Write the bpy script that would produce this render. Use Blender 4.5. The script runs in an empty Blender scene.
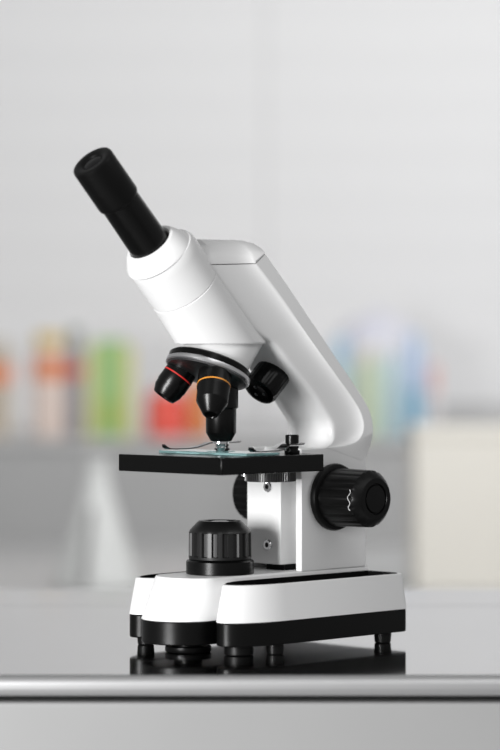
import bpy, bmesh, math
from mathutils import Vector, Matrix

# ------------------------------------------------------------------ units
P = 0.00056          # one build unit in metres
Z0 = 0.80            # height of the table top above the floor
SC = bpy.context.scene
COL = SC.collection
PI = math.pi
sin, cos = math.sin, math.cos


# ------------------------------------------------------------------ materials
def mat(name, col, rough=0.5, metal=0.0, coat=0.0, trans=0.0, ior=1.5, spec=0.5, noise=0.0, nscale=40.0,
        bump=0.0, bscale=300.0, stretch=None):
    m = bpy.data.materials.new(name)
    m.use_nodes = True
    nt = m.node_tree
    b = nt.nodes['Principled BSDF']
    b.inputs['Base Color'].default_value = (*col, 1)
    b.inputs['Roughness'].default_value = rough
    b.inputs['Metallic'].default_value = metal
    b.inputs['Coat Weight'].default_value = coat
    b.inputs['Coat Roughness'].default_value = 0.12
    b.inputs['Transmission Weight'].default_value = trans
    b.inputs['IOR'].default_value = ior
    b.inputs['Specular IOR Level'].default_value = spec
    tc = nt.nodes.new('ShaderNodeTexCoord')
    src = tc.outputs['Object']
    if stretch:
        mp = nt.nodes.new('ShaderNodeMapping')
        mp.inputs['Scale'].default_value = stretch
        nt.links.new(src, mp.inputs['Vector'])
        src = mp.outputs['Vector']
    if noise:
        n = nt.nodes.new('ShaderNodeTexNoise')
        n.inputs['Scale'].default_value = nscale
        n.inputs['Detail'].default_value = 4
        nt.links.new(src, n.inputs['Vector'])
        r = nt.nodes.new('ShaderNodeMix')
        r.data_type = 'RGBA'
        r.inputs[6].default_value = (*[c * (1 - noise) for c in col], 1)
        r.inputs[7].default_value = (*[min(1, c * (1 + noise)) for c in col], 1)
        nt.links.new(n.outputs['Fac'], r.inputs[0])
        nt.links.new(r.outputs[2], b.inputs['Base Color'])
    if bump:
        n2 = nt.nodes.new('ShaderNodeTexNoise')
        n2.inputs['Scale'].default_value = bscale
        nt.links.new(src, n2.inputs['Vector'])
        bp = nt.nodes.new('ShaderNodeBump')
        bp.inputs['Strength'].default_value = bump
        bp.inputs['Distance'].default_value = 0.0005
        nt.links.new(n2.outputs['Fac'], bp.inputs['Height'])
        nt.links.new(bp.outputs['Normal'], b.inputs['Normal'])
    return m


def wall_mat():
    m = mat('painted_wall', (0.80, 0.80, 0.805), 0.7)
    nt = m.node_tree
    b = nt.nodes['Principled BSDF']
    tc = nt.nodes.new('ShaderNodeTexCoord')
    w = nt.nodes.new('ShaderNodeTexWave')
    w.bands_direction = 'Z'
    w.inputs['Scale'].default_value = 3.6
    w.inputs['Distortion'].default_value = 0.6
    w.inputs['Detail'].default_value = 2
    nt.links.new(tc.outputs['Object'], w.inputs['Vector'])
    r = nt.nodes.new('ShaderNodeMix')
    r.data_type = 'RGBA'
    r.inputs[6].default_value = (0.793, 0.793, 0.798, 1)
    r.inputs[7].default_value = (0.81, 0.81, 0.815, 1)
    nt.links.new(w.outputs['Fac'], r.inputs[0])
    nt.links.new(r.outputs[2], b.inputs['Base Color'])
    return m


WHITE = mat('white_enamel', (0.80, 0.80, 0.80), 0.38, noise=0.01)
BLACK = mat('black_plastic', (0.0022, 0.0022, 0.0022), 0.36, spec=0.18, bump=0.05, bscale=900)
GLOSSY = mat('glossy_black', (0.0012, 0.0012, 0.0012), 0.2, spec=0.22, noise=0.1)
SATIN = mat('satin_black_metal', (0.0015, 0.0015, 0.0015), 0.27, spec=0.25, noise=0.1)
MATTE = mat('matte_black', (0.002, 0.002, 0.002), 0.6, spec=0.1, noise=0.1)
RIBBED = mat('ribbed_black_plastic', (0.004, 0.004, 0.004), 0.4, spec=0.55, noise=0.1)
RUBBER = mat('black_rubber', (0.003, 0.003, 0.003), 0.45, spec=0.2, noise=0.1)
CHROME = mat('chrome', (0.75, 0.75, 0.76), 0.14, metal=1.0, noise=0.03)
WHEEL = mat('blackened_steel', (0.05, 0.05, 0.05), 0.3, metal=0.6, noise=0.05)
CLIPM = mat('spring_steel', (0.17, 0.17, 0.172), 0.2, metal=1.0, noise=0.05)
GUNMETAL = mat('dark_metal', (0.16, 0.16, 0.165), 0.38, metal=1.0, noise=0.05)
ALUM = mat('brushed_aluminium', (0.72, 0.72, 0.73), 0.28, metal=1.0, noise=0.04)
REDP = mat('red_ring_paint', (0.50, 0.02, 0.015), 0.4, noise=0.03)
ORANGEP = mat('orange_ring_paint', (0.70, 0.27, 0.03), 0.4, noise=0.03)
MARK = mat('white_mark_paint', (0.6, 0.6, 0.6), 0.5, noise=0.03)
LENS = mat('coated_lens', (0.002, 0.002, 0.0022), 0.08, spec=0.25, noise=0.1)
SLIDEG = mat('teal_tinted_glass', (0.50, 0.80, 0.80), 0.04, trans=0.75, ior=1.5, noise=0.02)
STEEL = mat('steel_worktop', (0.435, 0.435, 0.44), 0.07, metal=1.0, noise=0.05, nscale=6, stretch=(0.3, 9, 1))
EDGE = mat('satin_steel_edge', (0.60, 0.60, 0.605), 0.42, metal=0.9, noise=0.03)
FRONT = mat('light_grey_laminate', (0.31, 0.31, 0.31), 0.45, noise=0.02)
BENCHT = mat('pale_bench_laminate', (0.50, 0.50, 0.50), 0.4, noise=0.03)
BENCHG = mat('grey_cabinet_paint', (0.36, 0.36, 0.36), 0.5, noise=0.02)
FLOORM = mat('grey_floor', (0.42, 0.42, 0.42), 0.5, noise=0.05, nscale=8)
WALLM = wall_mat()
FROST = mat('frosted_glass', (0.66, 0.67, 0.66), 0.5, noise=0.02)
CREAM = mat('cream_board', (0.73, 0.705, 0.645), 0.6, noise=0.02)


def flat(name, col, rough=0.45):
    return mat(name, col, rough, noise=0.03, nscale=25)


# ------------------------------------------------------------------ mesh helpers
class MB:
    """Collects rings, prisms and boxes in build units; local axes are u (front to back), v (towards the near side), z."""

    def __init__(self):
        self.v, self.f = [], []

    def ring(self, pts):
        i = len(self.v)
        self.v += [tuple(p) for p in pts]
        return list(range(i, i + len(pts)))

    def loft(self, rings, cap0=True, cap1=True, close=False):
        ids = [self.ring(r) for r in rings]
        n = len(ids[0])
        pairs = list(zip(ids, ids[1:]))
        if close:
            pairs.append((ids[-1], ids[0]))
        for a, b in pairs:
            for k in range(n):
                self.f.append((a[k], a[(k + 1) % n], b[(k + 1) % n], b[k]))
        if not close:
            if cap0:
                self.f.append(tuple(reversed(ids[0])))
            if cap1:
                self.f.append(tuple(ids[-1]))
        return self

    def prism(self, outline, z0, z1, outline1=None):
        o1 = outline1 or outline
        return self.loft([[(x, y, z0) for x, y in outline], [(x, y, z1) for x, y in o1]])

    def box(self, u0, u1, v0, v1, z0, z1):
        return self.prism([(u0, v0), (u1, v0), (u1, v1), (u0, v1)], z0, z1)

    def lathe(self, prof, o=(0, 0, 0), d=(0, 0, 1), n=48, flute=None, closed=False):
        o, d = Vector(o), Vector(d).normalized()
        h = Vector((0, 1, 0)) if abs(d.y) < 0.9 else Vector((1, 0, 0))
        e1 = h.cross(d).normalized()
        e2 = d.cross(e1)
        rings = []
        for i, (r, s) in enumerate(prof):
            pts = []
            for k in range(n):
                a = 2 * PI * k / n
                rr = max(r, 0.02)
                if flute:
                    rr = flute(i, k, rr)
                pts.append(o + d * s + e1 * (rr * cos(a)) + e2 * (rr * sin(a)))
            rings.append(pts)
        return self.loft(rings, close=closed)

    def tube(self, pts, r, n=8):
        pts = [Vector(p) for p in pts]
        rings = []
        for i, p in enumerate(pts):
            t = (pts[min(i + 1, len(pts) - 1)] - pts[max(i - 1, 0)]).normalized()
            h = Vector((0, 0, 1)) if abs(t.z) < 0.9 else Vector((1, 0, 0))
            e1 = t.cross(h).normalized()
            e2 = t.cross(e1)
            rings.append([p + (e1 * cos(2 * PI * k / n) + e2 * sin(2 * PI * k / n)) * r for k in range(n)])
        return self.loft(rings)

    def build(self, name, material, parent=None, bevel=0.0, angle=32, segs=2, world=False, smooth=True):
        bm = bmesh.new()
        sg = 1 if world else -1
        vs = [bm.verts.new((x * P, sg * y * P, z * P)) for x, y, z in self.v]
        for f in self.f:
            try:
                bm.faces.new([vs[i] for i in f])
            except ValueError:
                pass
        bmesh.ops.recalc_face_normals(bm, faces=bm.faces)
        me = bpy.data.meshes.new(name)
        bm.to_mesh(me)
        bm.free()
        if smooth:
            me.polygons.foreach_set('use_smooth', [True] * len(me.polygons))
            me.set_sharp_from_angle(angle=math.radians(angle))
        me.materials.append(material)
        o = bpy.data.objects.new(name, me)
        COL.objects.link(o)
        if parent:
            o.parent = parent
        if bevel:
            b = o.modifiers.new('edge', 'BEVEL')
            b.width = bevel * P
            b.segments = segs
            b.limit_method = 'ANGLE'
            b.angle_limit = math.radians(40)
            b.use_clamp_overlap = True
        return o


def thing(name, label, cat, loc=(0, 0, 0), rz=0.0, group=None):
    o = bpy.data.objects.new(name, None)
    o.empty_display_size = 0.02
    COL.objects.link(o)
    o.location = (loc[0] * P, loc[1] * P, Z0 + loc[2] * P)
    o.rotation_euler = (0, 0, rz)
    tag(o, label, cat, group)
    return o


def tag(o, label, cat, group=None):
    o['label'] = label
    o['category'] = cat
    if group:
        o['group'] = group


def struct(o):
    o['kind'] = 'structure'
    o.location.z = Z0
    return o


def arc(cx, cy, a, b, t0, t1, n):
    return [(cx + a * cos(t0 + (t1 - t0) * i / n), cy + b * sin(t0 + (t1 - t0) * i / n)) for i in range(n + 1)]


# ------------------------------------------------------------------ the room
struct(MB().box(-5200, 5200, -4600, 6240, -1448, -1428.6).build('floor', FLOORM, world=True))
# two wall sheets meeting in a narrow vertical joint
struct(MB().box(-5200, 78, 6230, 6260, -1428, 3600).build('wall_back', WALLM, world=True))
struct(MB().box(82, 5200, 6229, 6260, -1428, 3600).build('wall_rear', WALLM, world=True))
struct(MB().box(78, 82, 6232, 6260, -1428, 3600).build('trim_1', BENCHG, world=True))

# ------------------------------------------------------------------ the steel table in front
tb = thing('worktop', 'grey reflective steel worktop with a rounded front edge under the microscope', 'worktop')
MB().box(-1500, 1500, -241, -226.1, -18.5, -0.05).build('front_edge', EDGE, tb, bevel=9, segs=6, world=True)
MB().box(-1500, 1500, -226, 690, -18.5, 0).build('top_slab', STEEL, tb, bevel=0.3, segs=1, world=True)
MB().box(-1500, 1500, 674, 690, -30, -18.6).build('rear_lip', STEEL, tb, bevel=2, world=True)
MB().box(-1500, 1500, 461, 463.5, -0.5, 0.15).build('seam', BENCHG, tb, world=True)
tc_ = thing('base_cabinet', 'light grey cabinet directly below the steel worktop in front', 'cabinet', (0, 0, -1428.5))
MB().box(-1480, 1480, -110, 670, 60, 1409.5).build('carcass', FRONT, tc_, world=True)
MB().box(-1480, 1480, -160, 660, 0, 60).build('plinth', BENCHG, tc_, world=True)
MB().box(-1480, 1480, -234, -110.2, 1100, 1404).build('drawer_front', FRONT, tc_, bevel=3, segs=3, world=True)
MB().box(-1480, 1480, -234, -110.2, 70, 1094).build('door_panel', FRONT, tc_, bevel=3, segs=3, world=True)

# ------------------------------------------------------------------ microscope
S = thing('microscope', 'white and black compound microscope standing on the reflective steel worktop', 'microscope',
          (0, 0, -2.4), math.radians(45))


def wing(sign, of=0.0, os_=0.0, ob=0.0, osi=None):
    """outline of one long side lobe of the base; osi insets the side next to the deck"""
    c = 62.5
    osi = os_ if osi is None else osi
    a, b, bi = 64.0 - of * 1.3, 28.0 - os_, 28.0 - osi
    pts = arc(3, c, a, bi, 1.5 * PI, PI, 10) + arc(3, c, a, b, PI, 0.5 * PI, 12)[1:]    # inner side round the front to the outer side
    back, r = 182.0 - ob, 6.0
    pts += arc(back - r, c + b - r, r, r, PI / 2, 0, 5)
    pts += [(back, c - bi)]
    return [(u, sign * v) for u, v in pts]


def center(uc, ru, rv, back):
    pts = arc(uc, 0, ru, rv, 1.5 * PI, 0.5 * PI, 30)
    return pts + [(back, rv), (back, -rv)]


# black lower band
m = MB()
m.prism(center(-52, 40.2, 40.2, 180), 13, 36.2)
for s in (1, -1):
    m.prism(wing(s, 0.4, 0.4, 0.4), 13, 36.2)
m.build('base_plinth', BLACK, S, bevel=1.2)
# white housing: centre lobe and deck, two hollow side lobes
m = MB()
c0, c1 = center(-52, 40.6, 40.6, 180.5), center(-43, 30, 37.5, 179)
c2 = center(-43, 28.6, 36.3, 178.5)
m.loft([[(x, y, 36.3) for x, y in c0], [(x, y, 75.6) for x, y in c1], [(x, y, 77.4) for x, y in c2]])
for s in (1, -1):
    lv = [[(x, y, 36.3) for x, y in wing(s)], [(x, y, 71.4) for x, y in wing(s, 6, 4, 2)],
          [(x, y, 72.4) for x, y in wing(s, 7, 5, 3)], [(x, y, 72.4) for x, y in wing(s, 9.3, 6.3, 5.3, 2)],
          [(x, y, 71.5) for x, y in wing(s, 10, 7, 6, 2)], [(x, y, 61) for x, y in wing(s, 10, 7, 6, 2)]]
    m.loft(lv)
m.build('base_housing', WHITE, S, angle=25)
for s in (1, -1):
    m = MB()
    o, i = wing(s, 10.2, 7.2, 6.2, 2.2), wing(s, 11, 8, 7, 6.5)
    m.loft([[(x, y, 61.2) for x, y in o], [(x, y, 72.9) for x, y in o], [(x, y, 72.9) for x, y in i], [(x, y, 63) for x, y in i]])
    m.build('accessory_tray', MATTE, S)
for u, v in ((2, 75), (-27, -80), (156, 78), (156, -78)):
    MB().lathe([(7.5, 2.5), (8.3, 3.5), (9, 13), (9, 14)], (u, v, 0), n=24).build('rubber_foot', RUBBER, S)

MB().lathe([(13, 2.5), (14.5, 3.5), (14.5, 13.6)], (-28, 55, 0), n=32).build('rubber_foot', RUBBER, S)
MB().lathe([(21, 2.6), (22.5, 3.2), (23, 4), (23, 8.0), (22, 8.8), (14, 9.0), (14, 13.6)], (-44, 0, 0), n=48).build('lamp_base_cover', BLACK, S)

# illuminator with a ribbed black ring
il = MB().lathe([(33, 77), (34, 78), (34, 90), (32.5, 91.5), (30, 92)], n=64).build('illuminator', SATIN, S)


def slots(count, lo, hi, depth, n, rows):
    per = n // count

    def f(i, k, r):
        if rows[0] <= i <= rows[1] and lo <= (k % per) < hi:
            return r - depth
        return r
    return f


N = 18 * 8
MB().lathe([(29.5, 91), (31.2, 92.5), (31.5, 95), (31.5, 95.6), (31.3, 118.4), (31.3, 119), (30, 121.5), (23, 129), (21, 130.4),
            (16, 130.4), (15, 128), (0, 127.5)], n=N, flute=slots(18, 0, 4, 2.6, N, (3, 4))).build('ribbed_ring', RIBBED, il, angle=28)
MB().lathe([(14, 127.6), (13, 129), (6, 130.2), (0, 130.4)], n=40).build('condenser_lens', LENS, il)

# pillar: channel section with two front rails
out = [(78, 30), (78, 38), (174, 38), (174, -38), (78, -38), (78, -30), (94, -30), (94, 30)]
m = MB().prism(out, 77.0, 201)
m.build('pillar', WHITE, S, bevel=0.8)
# focusing slide block that carries the stage
bl = MB().box(66, 93.8, -28, 20, 83.5, 179.5).build('focusing_block', WHITE, S, bevel=1)
for z in (162, 103):
    sc = MB().lathe([(5.6, 0), (5.6, 2), (4.8, 3), (2.6, 3), (2.4, 1.5), (0, 1.5)], (66.4, 3, z), (-1, 0, 0), n=24).build('screw', CHROME, bl)
    MB().lathe([(2.5, 0), (2.5, 0.5)], (64.7, 3, z), (-1, 0, 0), n=6).build('hex_socket', BLACK, sc, smooth=False)
MB().box(72, 93.9, -6, 19, 77.5, 83.3).build('shadow_gap_plate', MATTE, S)

# arm: bent profile, raised strip along the back edge, hollowed sides
Bp = [(27.0, 396.7), (54.1, 370.3), (102.2, 321.3), (151.4, 271.2), (168.0, 254.5), (179.5, 239.9), (185.5, 224.2), (184.5, 208.7), (178.0, 195.4), (174.0, 185.0)]
Rp = [(12.9, 386.4), (44.1, 358.1), (87.5, 315.2), (131.9, 272.3), (154.4, 250.5), (167.0, 234.9), (170.5, 219.3), (160.5, 207.0), (136.9, 202.0), (116.0, 201.3)]
Fp = [(-50, 384.0), (2, 327.0), (40.0, 308.5), (65.4, 285.9), (94.6, 261.4), (116.7, 237.7), (125.7, 227.3), (128.6, 218.0), (126.0, 207.0), (114.0, 201.2)]


def dense(pts, k=4):
    """Catmull-Rom through the points"""
    o = []
    for i in range(len(pts) - 1):
        p0, p1, p2, p3 = (Vector(pts[max(i - 1, 0)]), Vector(pts[i]), Vector(pts[i + 1]), Vector(pts[min(i + 2, len(pts) - 1)]))
        for j in range(k):
            t = j / k
            o.append(0.5 * ((2 * p1) + (p2 - p0) * t + (2 * p0 - 5 * p1 + 4 * p2 - p3) * t * t + (3 * p1 - p0 - 3 * p2 + p3) * t ** 3))
    o.append(Vector(pts[-1]))
    return o


Bd, Rd, Fd = dense(Bp), dense(Rp), dense(Fp)
VS = 38.25
TS = [0.0, 0.03, 0.07, 0.12, 0.18, 0.25, 0.34, 0.45, 0.58, 0.70, 0.80, 0.88, 0.93, 0.97, 1.0]


def side_v(t, depth):
    v = VS - depth * (1 - math.exp(-t / 0.15))
    if t > 0.86:
        x = (t - 0.86) / 0.14
        v -= 5.0 * (1 - math.sqrt(max(0.0, 1 - x * x)))
    return v


def section(b, r, f, depth=6.0, k=1.0):
    half = [(b[0] - 1.2 * 0.7, b[1] - 1.2 * 0.7 * 0, VS * k)]
    half = [(b[0], b[1], (VS - 1.5) * k), (b[0] + (r[0] - b[0]) * 0.10, b[1] + (r[1] - b[1]) * 0.10, VS * k),
            (b[0] + (r[0] - b[0]) * 0.93, b[1] + (r[1] - b[1]) * 0.93, VS * k)]
    for t in TS:
        half.append((r[0] + (f[0] - r[0]) * t, r[1] + (f[1] - r[1]) * t, side_v(t, depth) * k))
    near = [(u, v, z) for u, z, v in half]
    far = [(u, -v, z) for u, z, v in reversed(half)]
    return near + far


m = MB()
rows = []
for i, (b, r, f) in enumerate(zip(Bd, Rd, Fd)):
    q = i / (len(Bd) - 1)
    rows.append(section(b, r, f, 6.0 * (1 if q < 0.75 else max(0.0, 1 - (q - 0.75) / 0.25) ** 0.7)))
m.loft(rows)
m.build('arm', WHITE, S, angle=38)
# domed end cap of the arm above the parting line
cap = MB()
d = 0.8
rr = [section((27.0 - d, 396.7 + d), (12.9 - d, 386.4 + d), (-50.0 - d, 384.0 + d), 6.0, 0.985),
      section((26.5, 398.5), (12.2, 389.5), (-49, 387), 6.0, 0.995),
      section((26.0, 402.5), (11, 398), (-47, 396), 5.0, 0.88),
      section((23.0, 407.5), (9, 405.5), (-38, 404), 3.0, 0.66),
      section((17.0, 410.4), (6, 410), (-38, 409), 1.0, 0.40),
      section((12.0, 411.2), (3, 411), (-38, 410.5), 0.0, 0.2)]
cap.loft(rr)
cap.build('arm_cap', WHITE, S, angle=38)

# head tube: axis tilted forward, cut level at the bottom
AX = Vector((-0.695, 0, 0.719)).normalized()        # up and towards the front
QD = Vector((0.719, 0, 0.695)).normalized()         # up and towards the back
A0 = Vector((-95.0, 0, 402.4))                     # where the eyepiece enters


def tube_ring(s, r, q, n=72):
    c = A0 - AX * s + QD * q
    return [c + Vector((0, 1, 0)) * (r * cos(2 * PI * k / n)) + QD * (r * sin(2 * PI * k / n)) for k in range(n)]


def cut_ring(zc, r, q, n=72, grow=0.0):
    out = []
    for p in tube_ring(60, r, q, n):
        out.append(p - AX * ((p.z - zc) / AX.z))
    return out


m = MB()
m.loft([tube_ring(12, 33, 3.0), tube_ring(13.5, 35.2, 4.0), tube_ring(17, 36.4, 4.6), tube_ring(24, 36.8, 5.0), tube_ring(58.6, 37.0, 5.0), tube_ring(59.4, 36.5, 5.0)])
m.build('tube_cap', WHITE, S, angle=25)
m = MB()
lo = cut_ring(309.2, 38.0, 4.2)
lo2 = cut_ring(307.4, 38.0, 4.2)
cx = sum((p for p in lo), Vector()) / len(lo)
m.loft([tube_ring(59.6, 36.5, 5.0), tube_ring(60.4, 37.0, 5.0), lo, [cx + (p - cx) * 0.985 + Vector((0, 0, -1.8)) for p in lo]])
m.build('head_tube', WHITE, S, angle=25)
m = MB().lathe([(20.2, 8), (20.6, -1), (22.5, -3), (25.5, -2.6), (27.5, -0.5), (34.8, 11.5), (35.2, 13.5), (34.0, 15)], A0 + QD * 1.5, -AX, n=72)
m.build('tube_collar', WHITE, S, angle=28)
# eyepiece
ey = MB().lathe([(20.3, -10), (20.0, 20), (19.4, 60)], A0, AX, n=64).build('eyepiece', SATIN, S)
MB().lathe([(19.2, 59.5), (20.8, 60), (21.5, 61.5), (21.6, 64), (21.4, 107.5), (20.6, 109.6), (19, 110.4), (12.5, 110.0), (11.2, 108.8), (10, 107.6)],
           A0, AX, n=64).build('eyecup', BLACK, ey, angle=40)
MB().lathe([(10.4, 107.2), (9.6, 108.2), (5, 109.2), (0, 109.5)], A0, AX, n=48).build('eye_lens', LENS, ey)

# revolving nosepiece
TD = Vector((-0.39, 0.0, -0.921)).normalized()
AD = Vector((6, 0, 334.0))            # pivot of the turret disc
AP = Vector((1, 0.5, 334.5))
bot = cut_ring(308.2, 32.0, 8.0)
up = Vector((0, 1, 0))
bd = up.cross(TD).normalized()


def disc_ring(s, r, n=72):
    c = AD + TD * s
    return [c + up * (r * cos(2 * PI * k / n)) + QB * (r * sin(2 * PI * k / n)) for k in range(n)]


QB = (Vector((1, 0, 0)) - TD * TD.x).normalized()
m = MB()
m.loft([bot, disc_ring(51, 37.0)])
hub = m.build('nosepiece_mount', WHITE, S, angle=35)
nb = MB().lathe([(30, 49), (40.8, 49.5), (42.2, 51), (42.2, 55.5), (41.2, 56.5)], AD, TD, n=72).build('nosepiece', GLOSSY, S)
MB().lathe([(41.7, 56), (43.3, 57), (43.5, 58.5), (43.3, 60.5), (42.3, 61.5)], AD, TD, n=72).build('knurled_ring', ALUM, nb)
MB().lathe([(42.3, 61), (40.5, 63), (30, 66), (18, 68), (0, 68.5)], AD, TD, n=72).build('turret_dome', GUNMETAL, nb)
Rm = Matrix.Rotation(2 * PI / 3, 3, Vector((-0.36, 0.0, -0.933)).normalized())
dirs = [Vector((0, 0, -1)), Rm @ Vector((0, 0, -1)), Rm @ (Rm @ Vector((0, 0, -1)))]
dirs.sort(key=lambda q: q.y)                        # far side, vertical, near side
far_d, mid_d, near_d = dirs
near_d = Vector((-0.447, 0.332, -0.83)).normalized()
# long objective in working position
ob = MB().lathe([(16.5, 55), (17.2, 58), (17.2, 91), (15.3, 92.5), (15.2, 116), (14.4, 117.5), (10.4, 124.5), (8, 125)], AP, mid_d, n=48).build('objective_lens', SATIN, S)
sp = MB()
sp.lathe([(8, 124.8), (8, 127), (4.4, 127.6), (5.2, 129), (4.2, 130.3), (5.2, 131.6), (4.0, 132.8), (3.0, 134.3), (0, 134.4)], AP, mid_d, n=32)
sp.build('spring_tip', CHROME, ob)
# medium objective
ob = MB().lathe([(15.5, 56), (16.3, 64), (16.6, 78), (16.5, 84), (15.9, 85), (15.7, 98.5), (15.3, 99.2), (8.2, 112.5), (6.6, 114), (5.6, 114), (5.0, 113), (0, 112.6)], AP + near_d * 3.0, near_d, n=48).build('objective_lens', SATIN, S)
MB().lathe([(16.5, 79.5), (16.8, 79.6), (16.8, 80.9), (16.4, 81.0)], AP + near_d * 3.0, near_d, n=48, closed=True).build('colour_ring', ORANGEP, ob)['label'] = 'orange band round the objective'
# short objective
ob = MB().lathe([(14.6, 56), (15.0, 64), (15.7, 72), (15.9, 86), (15.3, 87), (15.0, 92), (11.8, 99), (11.0, 99.5), (9.5, 99), (8.5, 97), (0, 96.5)], AP, far_d, n=48).build('objective_lens', SATIN, S)
MB().lathe([(15.5, 73.6), (15.95, 73.7), (15.95, 75.1), (15.5, 75.2)], AP, far_d, n=48, closed=True).build('colour_ring', REDP, ob)['label'] = 'red band round the objective'

# stop knob on the front of the arm
KD = Vector((-0.74, 0, -0.67)).normalized()
K0 = Vector((81.5, 0, 282.8))
kb = MB().lathe([(16, -2), (18.0, 0), (18.5, 3), (18.5, 32), (17.0, 35.5), (12, 37), (9, 36.2), (0, 36)], K0, KD, n=96,
                flute=slots(24, 0, 2, 0.4, 96, (2, 3))).build('locking_knob', GLOSSY, S)
kv = KD.cross(Vector((0, 1, 0))).normalized()
for k in range(3):
    a = 2 * PI * k / 3 + 0.5
    c = K0 + KD * 35.8 + (Vector((0, 1, 0)) * cos(a) + kv * sin(a)) * 6.5
    MB().lathe([(1.9, 0), (1.9, 0.8), (1.2, 1.3), (0, 1.4)], c, KD, n=16).build('rivet', GUNMETAL, kb)

# focus knobs, one on either side
for s in (1, -1):
    o, dd = (121, s * 38.1, 151), (0, s, 0)
    fk = MB().lathe([(14, 0), (14, 2), (31, 2), (34, 3.5), (34.4, 6), (33.4, 9), (30, 10.5)], o, dd, n=64).build('focus_knob', BLACK, S)
    n = 20 * 6
    e = 62 if s > 0 else 44
    gr = MB().lathe([(27, 9), (29.3, 10.5), (29.6, 12), (28.8, e - 7), (27.4, e - 5), (22.5, e), (21, e + 0.8), (16, e + 0.8), (15.2, e - 1), (14.4, e - 1), (13.6, e + 0.5), (0, e + 0.8)],
                    o, dd, n=n, flute=slots(20, 0, 2, 0.7, n, (2, 3))).build('grip', BLACK, fk, angle=24)
    pts = []
    for k in range(13):
        t = k / 12
        zz = 10.0 - 21.0 * t
        rad = 29.0
        pts.append((121 - math.sqrt(rad * rad - zz * zz) * 1.0, s * (90 + 1.6 * sin(t * 4 * PI)), 151 + zz))
    ang = math.radians(38 if s > 0 else 0)
    rp = []
    for x, y, z in pts:
        rp.append((121 + (x - 121) * 1.0, y, z))
    if s > 0:
        MB().tube(rp, 0.45, 6).build('index_mark', MARK, gr)['label'] = 'white wavy mark'

# stage
st = MB().box(-70, 73, -74, 74, 180, 197).build('stage', GLOSSY, S, bevel=1.0)
N = 60 * 4
dw = MB().lathe([(25, 169.5), (26, 170), (26, 179.2), (23, 179.8)], (40, 31, 0), n=N, flute=slots(60, 0, 2, 1.0, N, (1, 2))).build('diaphragm_wheel', WHEEL, st)
MB().lathe([(3.0, 168), (3.0, 173), (1, 173)], (34, 33, 0), n=16).build('detent_pin', CHROME, dw)
MB().lathe([(3.0, 174), (4.5, 175), (4.5, 180)], (20, 16, 0), n=16).build('stop_screw', CHROME, st)


def clip(pu, pv, ang, tail, rise):
    """spring clip: post, thumb nut and leaf; ang = swing of the leaf about the post"""
    post = MB().lathe([(7.6, 197), (7.8, 198), (7.8, 200.5), (6.2, 201), (6.2, 202.5), (6.8, 203), (6.8, 204.8)], (pu, pv, 0), n=32).build('clip_post', SATIN, st)
    MB().lathe([(5.6, 207.2), (6.7, 207.6), (6.8, 208.6), (6.8, 215.4), (6.2, 216.2), (0, 216.3)], (pu, pv, 0), n=32).build('thumb_nut', SATIN, post)
    path = [(-tail, 206.4), (-tail + 4, 205.8), (0, 205.6), (9, 206.2), (12 + rise, 205.8), (17 + rise * 1.4, 203.4), (22 + rise * 2, 201.4), (34 + rise * 2, 200.6), (66, 200.6), (73, 201.0), (77, 203.0), (78.5, 205)]
    m = MB()
    e = Vector((-cos(ang), sin(ang)))
    nrm = Vector((e.y, -e.x))
    rings = []
    for i, (d_, z) in enumerate(path):
        w_ = 5.2 if -9 < d_ < 26 else 3.8
        if i in (0, len(path) - 1):
            w_ = 2.4
        a = Vector((pu, pv)) + e * d_
        p0, p1 = a + nrm * w_, a - nrm * w_
        rings.append([(p0.x, p0.y, z), (p1.x, p1.y, z), (p1.x, p1.y, z + 1.2), (p0.x, p0.y, z + 1.2)])
    m.loft(rings)
    m.build('clip_leaf', CLIPM, post)


clip(53, 49, math.radians(13), 21, 0)
clip(49, -47, math.radians(-3), 24, 8)

# the glass slide rests on the stage under the clips
sl = thing('glass_slide', 'thin teal tinted glass slide lying on the black microscope stage under its clips', 'slide', (0, 0, 194.75), math.radians(45))
MB().box(-24, 22, -64, 62, 0, 2.6).build('glass_plate', SLIDEG, sl, bevel=0.3)
MB().box(-10, 10, -9, 11, 2.65, 3.0).build('cover_glass', SLIDEG, sl)

# ------------------------------------------------------------------ bench, shelf cabinet and things far behind
bn = thing('worktop', 'pale lower bench top beyond the steel table, carrying the flask', 'worktop', (0, 0, -250))
MB().box(-3400, 3400, 1900, 6225, -40, 0).build('bench_slab', BENCHT, bn, bevel=3, world=True)
MB().box(-3400, 3400, 1900, 1940, -80, -40.2).build('front_lip', BENCHT, bn, world=True)
bc = thing('base_cabinet', 'grey cabinet under the pale bench at the back of the room', 'cabinet', (0, 0, -1428.5))
MB().box(-3360, 3360, 2000, 6200, 80, 1138).build('carcass', BENCHG, bc, world=True)
MB().box(-3360, 3360, 2060, 6180, 0, 80).build('plinth', BENCHG, bc, world=True)
MB().box(-3360, 3360, 1970, 1999.8, 90, 1090).build('door_panel', BENCHG, bc, bevel=3, world=True)
sh = thing('shelf_cabinet', 'long low grey shelf cabinet on the bench, carrying the coloured bottles', 'cabinet', (0, 0, -249.8))
MB().box(-3000, 3000, 5150, 6200, 0, 276).build('carcass', BENCHG, sh, world=True)
MB().box(-3020, 3020, 5130, 6210, 276.2, 295).build('shelf_top', BENCHT, sh, bevel=2, world=True)
struct(MB().box(566, 3000, 6200, 6227, 56, 122).build('trim_2', BENCHT, world=True))

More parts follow.
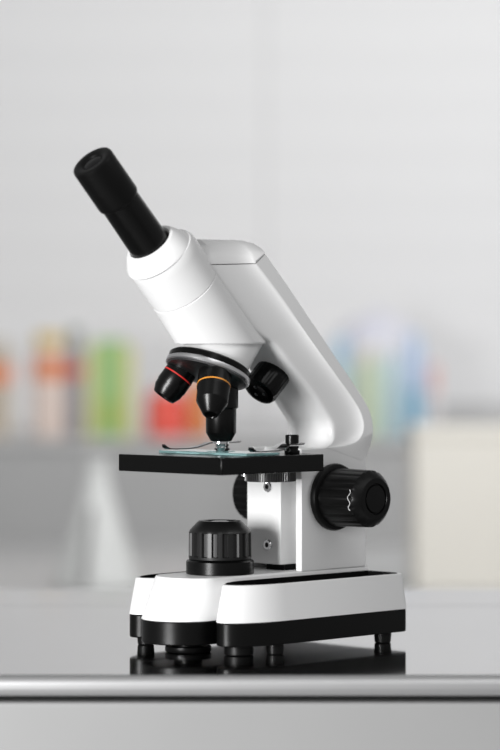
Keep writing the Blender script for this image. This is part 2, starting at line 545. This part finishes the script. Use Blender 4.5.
# conical flask
fl = thing('conical_flask', 'pale frosted conical flask on the lower bench, left of the microscope', 'flask', (-318, 3540, -249.8))
MB().lathe([(0, 0), (84, 0), (94, 4), (97, 14), (94, 30), (34, 225), (27, 258), (25, 290), (27, 296), (33, 301), (33, 306), (26, 306),
            (20, 298), (19, 290), (20, 258), (0, 252)], n=64).build('flask_body', FROST, fl)
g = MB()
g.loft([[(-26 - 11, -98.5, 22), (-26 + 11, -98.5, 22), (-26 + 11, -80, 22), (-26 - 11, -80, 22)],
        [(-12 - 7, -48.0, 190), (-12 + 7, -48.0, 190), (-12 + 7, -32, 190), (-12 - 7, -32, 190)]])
g.build('shade_strip', flat('grey_shade_strip', (0.22, 0.22, 0.22)), fl, world=True)  # added grey strip, stands for the stripe of shade down the flask

# cream box
cb = thing('box', 'large cream box on the bench behind the table, right of the microscope', 'box', (0, 3530, -249.8))
MB().box(406, 920, 0, 280, 0, 344).build('body', CREAM, cb, bevel=6, world=True)
MB().box(404, 922, -2, 282, 344.2, 373).build('lid', CREAM, cb, bevel=6, world=True)


ZS = 45.4
SB = 1.409         # these stand far behind: sizes below times this


def bottle(name, label, cat, x, y, r, parts, group, zb=ZS):
    """parts: (part name, [(r, z)...], colour)"""
    t = thing(name, label, cat, (x, y, zb), 0, group)
    for pn, prof, col in parts:
        MB().lathe([(r_ * SB, z_ * SB) for r_, z_ in prof], n=40).build(pn, flat(label.split()[0] + '_' + pn, col), t)
    return t


def cyl(r, z0, z1):
    return [(r * 0.94, z0), (r, z0 + 2), (r, z1 - 2), (r * 0.94, z1)]


G1 = 'coloured containers on the shelf cabinet, left of the microscope'
G2 = 'coloured containers on the shelf cabinet, right of the microscope'
k_ = 2.923
xx = lambda px: (px - 250) * k_ + 30
bottle('jar', 'beige jar with an orange label at the far left end of the shelf cabinet', 'jar', xx(-4), 5330, 34,
       [('body', cyl(34, 0, 180), (0.50, 0.44, 0.36)), ('label_band', cyl(34.6, 110, 150), (0.75, 0.22, 0.08)), ('cap', cyl(30, 180.2, 200), (0.55, 0.52, 0.46))], G1)
bottle('bottle', 'white bottle with an orange band and a yellow top', 'bottle', xx(49), 5330, 36,
       [('body', [(33, 0), (36, 3), (36, 168), (30, 184)], (0.72, 0.60, 0.54)), ('label_band', cyl(36.6, 118, 164), (0.72, 0.23, 0.09)),
        ('cap', [(29, 184.2), (30, 186), (30, 212), (28, 215)], (0.68, 0.50, 0.17))], G1)
bottle('bottle', 'slim grey bottle with a red label beside the orange-banded bottle', 'bottle', xx(75), 5330, 19,
       [('body', [(18, 0), (19, 3), (19, 178), (13, 200)], (0.30, 0.30, 0.33)), ('label_band', cyl(19.5, 122, 150), (0.55, 0.10, 0.08)),
        ('cap', cyl(13, 200.2, 225), (0.20, 0.24, 0.20))], G1)
cr = thing('carton', 'green carton with yellow side edges on the shelf cabinet', 'carton', (xx(110), 5300, ZS), 0, G1)
MB().box(-44, 44, 0, 85, 0, 282).build('body', flat('green_card', (0.29, 0.47, 0.17)), cr, bevel=2, world=True)
MB().box(-44, 44, -1.2, -0.1, 28, 102).build('label_patch', flat('olive_card', (0.30, 0.42, 0.10)), cr, world=True)
for s in (-1, 1):
    MB().box(*sorted((s * 44.2, s * 68)), 6, 85, 0, 265).build('side_edge', flat('yellow_card', (0.66, 0.60, 0.26)), cr, world=True)
bottle('jar', 'squat red jar on the shelf cabinet, left of the objectives', 'jar', xx(166), 5330, 43,
       [('body', [(38, 0), (42, 4), (42, 78), (34, 90)], (0.80, 0.11, 0.08)), ('cap', cyl(34, 90.2, 106), (0.72, 0.50, 0.50))], G1)
bottle('jar', 'narrow orange jar just right of the squat red jar', 'jar', xx(199), 5330, 26,
       [('body', [(23, 0), (25, 4), (25, 96), (20, 108)], (0.68, 0.25, 0.08)), ('cap', cyl(20, 108.2, 124), (0.62, 0.30, 0.14))], G1)

bottle('bottle', 'light blue bottle on the shelf cabinet half hidden behind the microscope arm', 'bottle', xx(341), 5360, 21,
       [('body', [(19, 0), (21, 3), (21, 130), (16, 150)], (0.50, 0.66, 0.66)), ('cap', cyl(17, 150.2, 205), (0.42, 0.60, 0.74))], G2)
bottle('bottle', 'pale yellow-green bottle next to the light blue one', 'bottle', xx(368), 5330, 24,
       [('body', [(22, 0), (24, 3), (24, 140), (18, 156)], (0.55, 0.63, 0.46)), ('cap', cyl(18, 156.2, 186), (0.72, 0.68, 0.56))], G2)
bottle('bottle', 'white bottle between the yellow-green and the blue bottles', 'bottle', xx(391), 5345, 17,
       [('body', [(16, 0), (17, 3), (17, 150), (13, 166)], (0.55, 0.70, 0.72)), ('cap', cyl(14, 166.2, 214), (0.76, 0.76, 0.78))], G2)
bottle('bottle', 'tall blue bottle with a paler blue top', 'bottle', xx(414), 5330, 21,
       [('body', [(19, 0), (21, 3), (21, 96), (20, 100)], (0.24, 0.45, 0.60)), ('shoulder', [(20, 100.2), (20, 170), (15, 186)], (0.45, 0.57, 0.76)), ('cap', cyl(15, 186.2, 214), (0.50, 0.62, 0.80))], G2)
bottle('vial', 'slim pink-topped vial right of the blue bottle', 'vial', xx(434), 5330, 10,
       [('body', cyl(10, 0, 90), (0.70, 0.66, 0.66)), ('cap', cyl(10.5, 90.2, 150), (0.74, 0.46, 0.42))], G2)
bottle('dome_jar', 'wide pale lavender domed jar behind the blue and green bottles', 'jar', xx(382), 5620, 105,
       [('body', [(98, 0), (104, 5), (108, 90), (108, 150), (100, 190), (80, 225), (50, 247), (20, 256)], (0.70, 0.70, 0.78)), ('knob', cyl(12, 255, 268), (0.70, 0.70, 0.78))], G2)

# ------------------------------------------------------------------ light
def area(name, loc, target, size, power, sy=None, col=(1, 1, 1)):
    l = bpy.data.lights.new(name, 'AREA')
    l.energy = power
    l.color = col
    l.size = size
    if sy:
        l.shape = 'RECTANGLE'
        l.size_y = sy
    o = bpy.data.objects.new(name, l)
    COL.objects.link(o)
    o.location = loc
    o.rotation_euler = (Vector(target) - Vector(loc)).to_track_quat('-Z', 'Y').to_euler()
    return o


area('key_softbox', (-0.84, -1.12, Z0 + 0.20), (0, 0, Z0 + 0.13), 0.35, 27, 0.5)
area('fill_softbox', (1.0, -1.0, 2.2), (0, 0, Z0 + 0.15), 2.3, 9, 0.9)  # unseen fill light, added overhead to lift the arm and near sides
area('wall_fill', (1.0, 1.3, 2.1), (0.7, 3.49, 1.42), 2.6, 36, 0.5)  # unseen area light, added only to brighten the back wall
wd = bpy.data.worlds.new('room_light')
SC.world = wd
wd.use_nodes = True
wd.node_tree.nodes['Background'].inputs[0].default_value = (1, 1, 1, 1)
wd.node_tree.nodes['Background'].inputs[1].default_value = 0.31

# ------------------------------------------------------------------ camera
cd = bpy.data.cameras.new('camera')
cam = bpy.data.objects.new('camera', cd)
COL.objects.link(cam)
cd.sensor_fit = 'VERTICAL'
cd.sensor_height = 36
cd.sensor_width = 24
cd.lens = 2771 / 750 * 36
cam.location = (30 * P, -2771 * P, Z0 + 298.6 * P)
cam.rotation_euler = (math.radians(90) - math.atan(25 / 2771), 0, 0)
cd.clip_start = 0.05
cd.dof.use_dof = True
cd.dof.focus_distance = 2765 * P
cd.dof.aperture_fstop = 5.2
SC.camera = cam
SC.view_settings.view_transform = 'Standard'
SC.view_settings.look = 'None'
SC.view_settings.gamma = 1.0
SC.view_settings.exposure = 0.0
SC.view_settings.use_curve_mapping = False
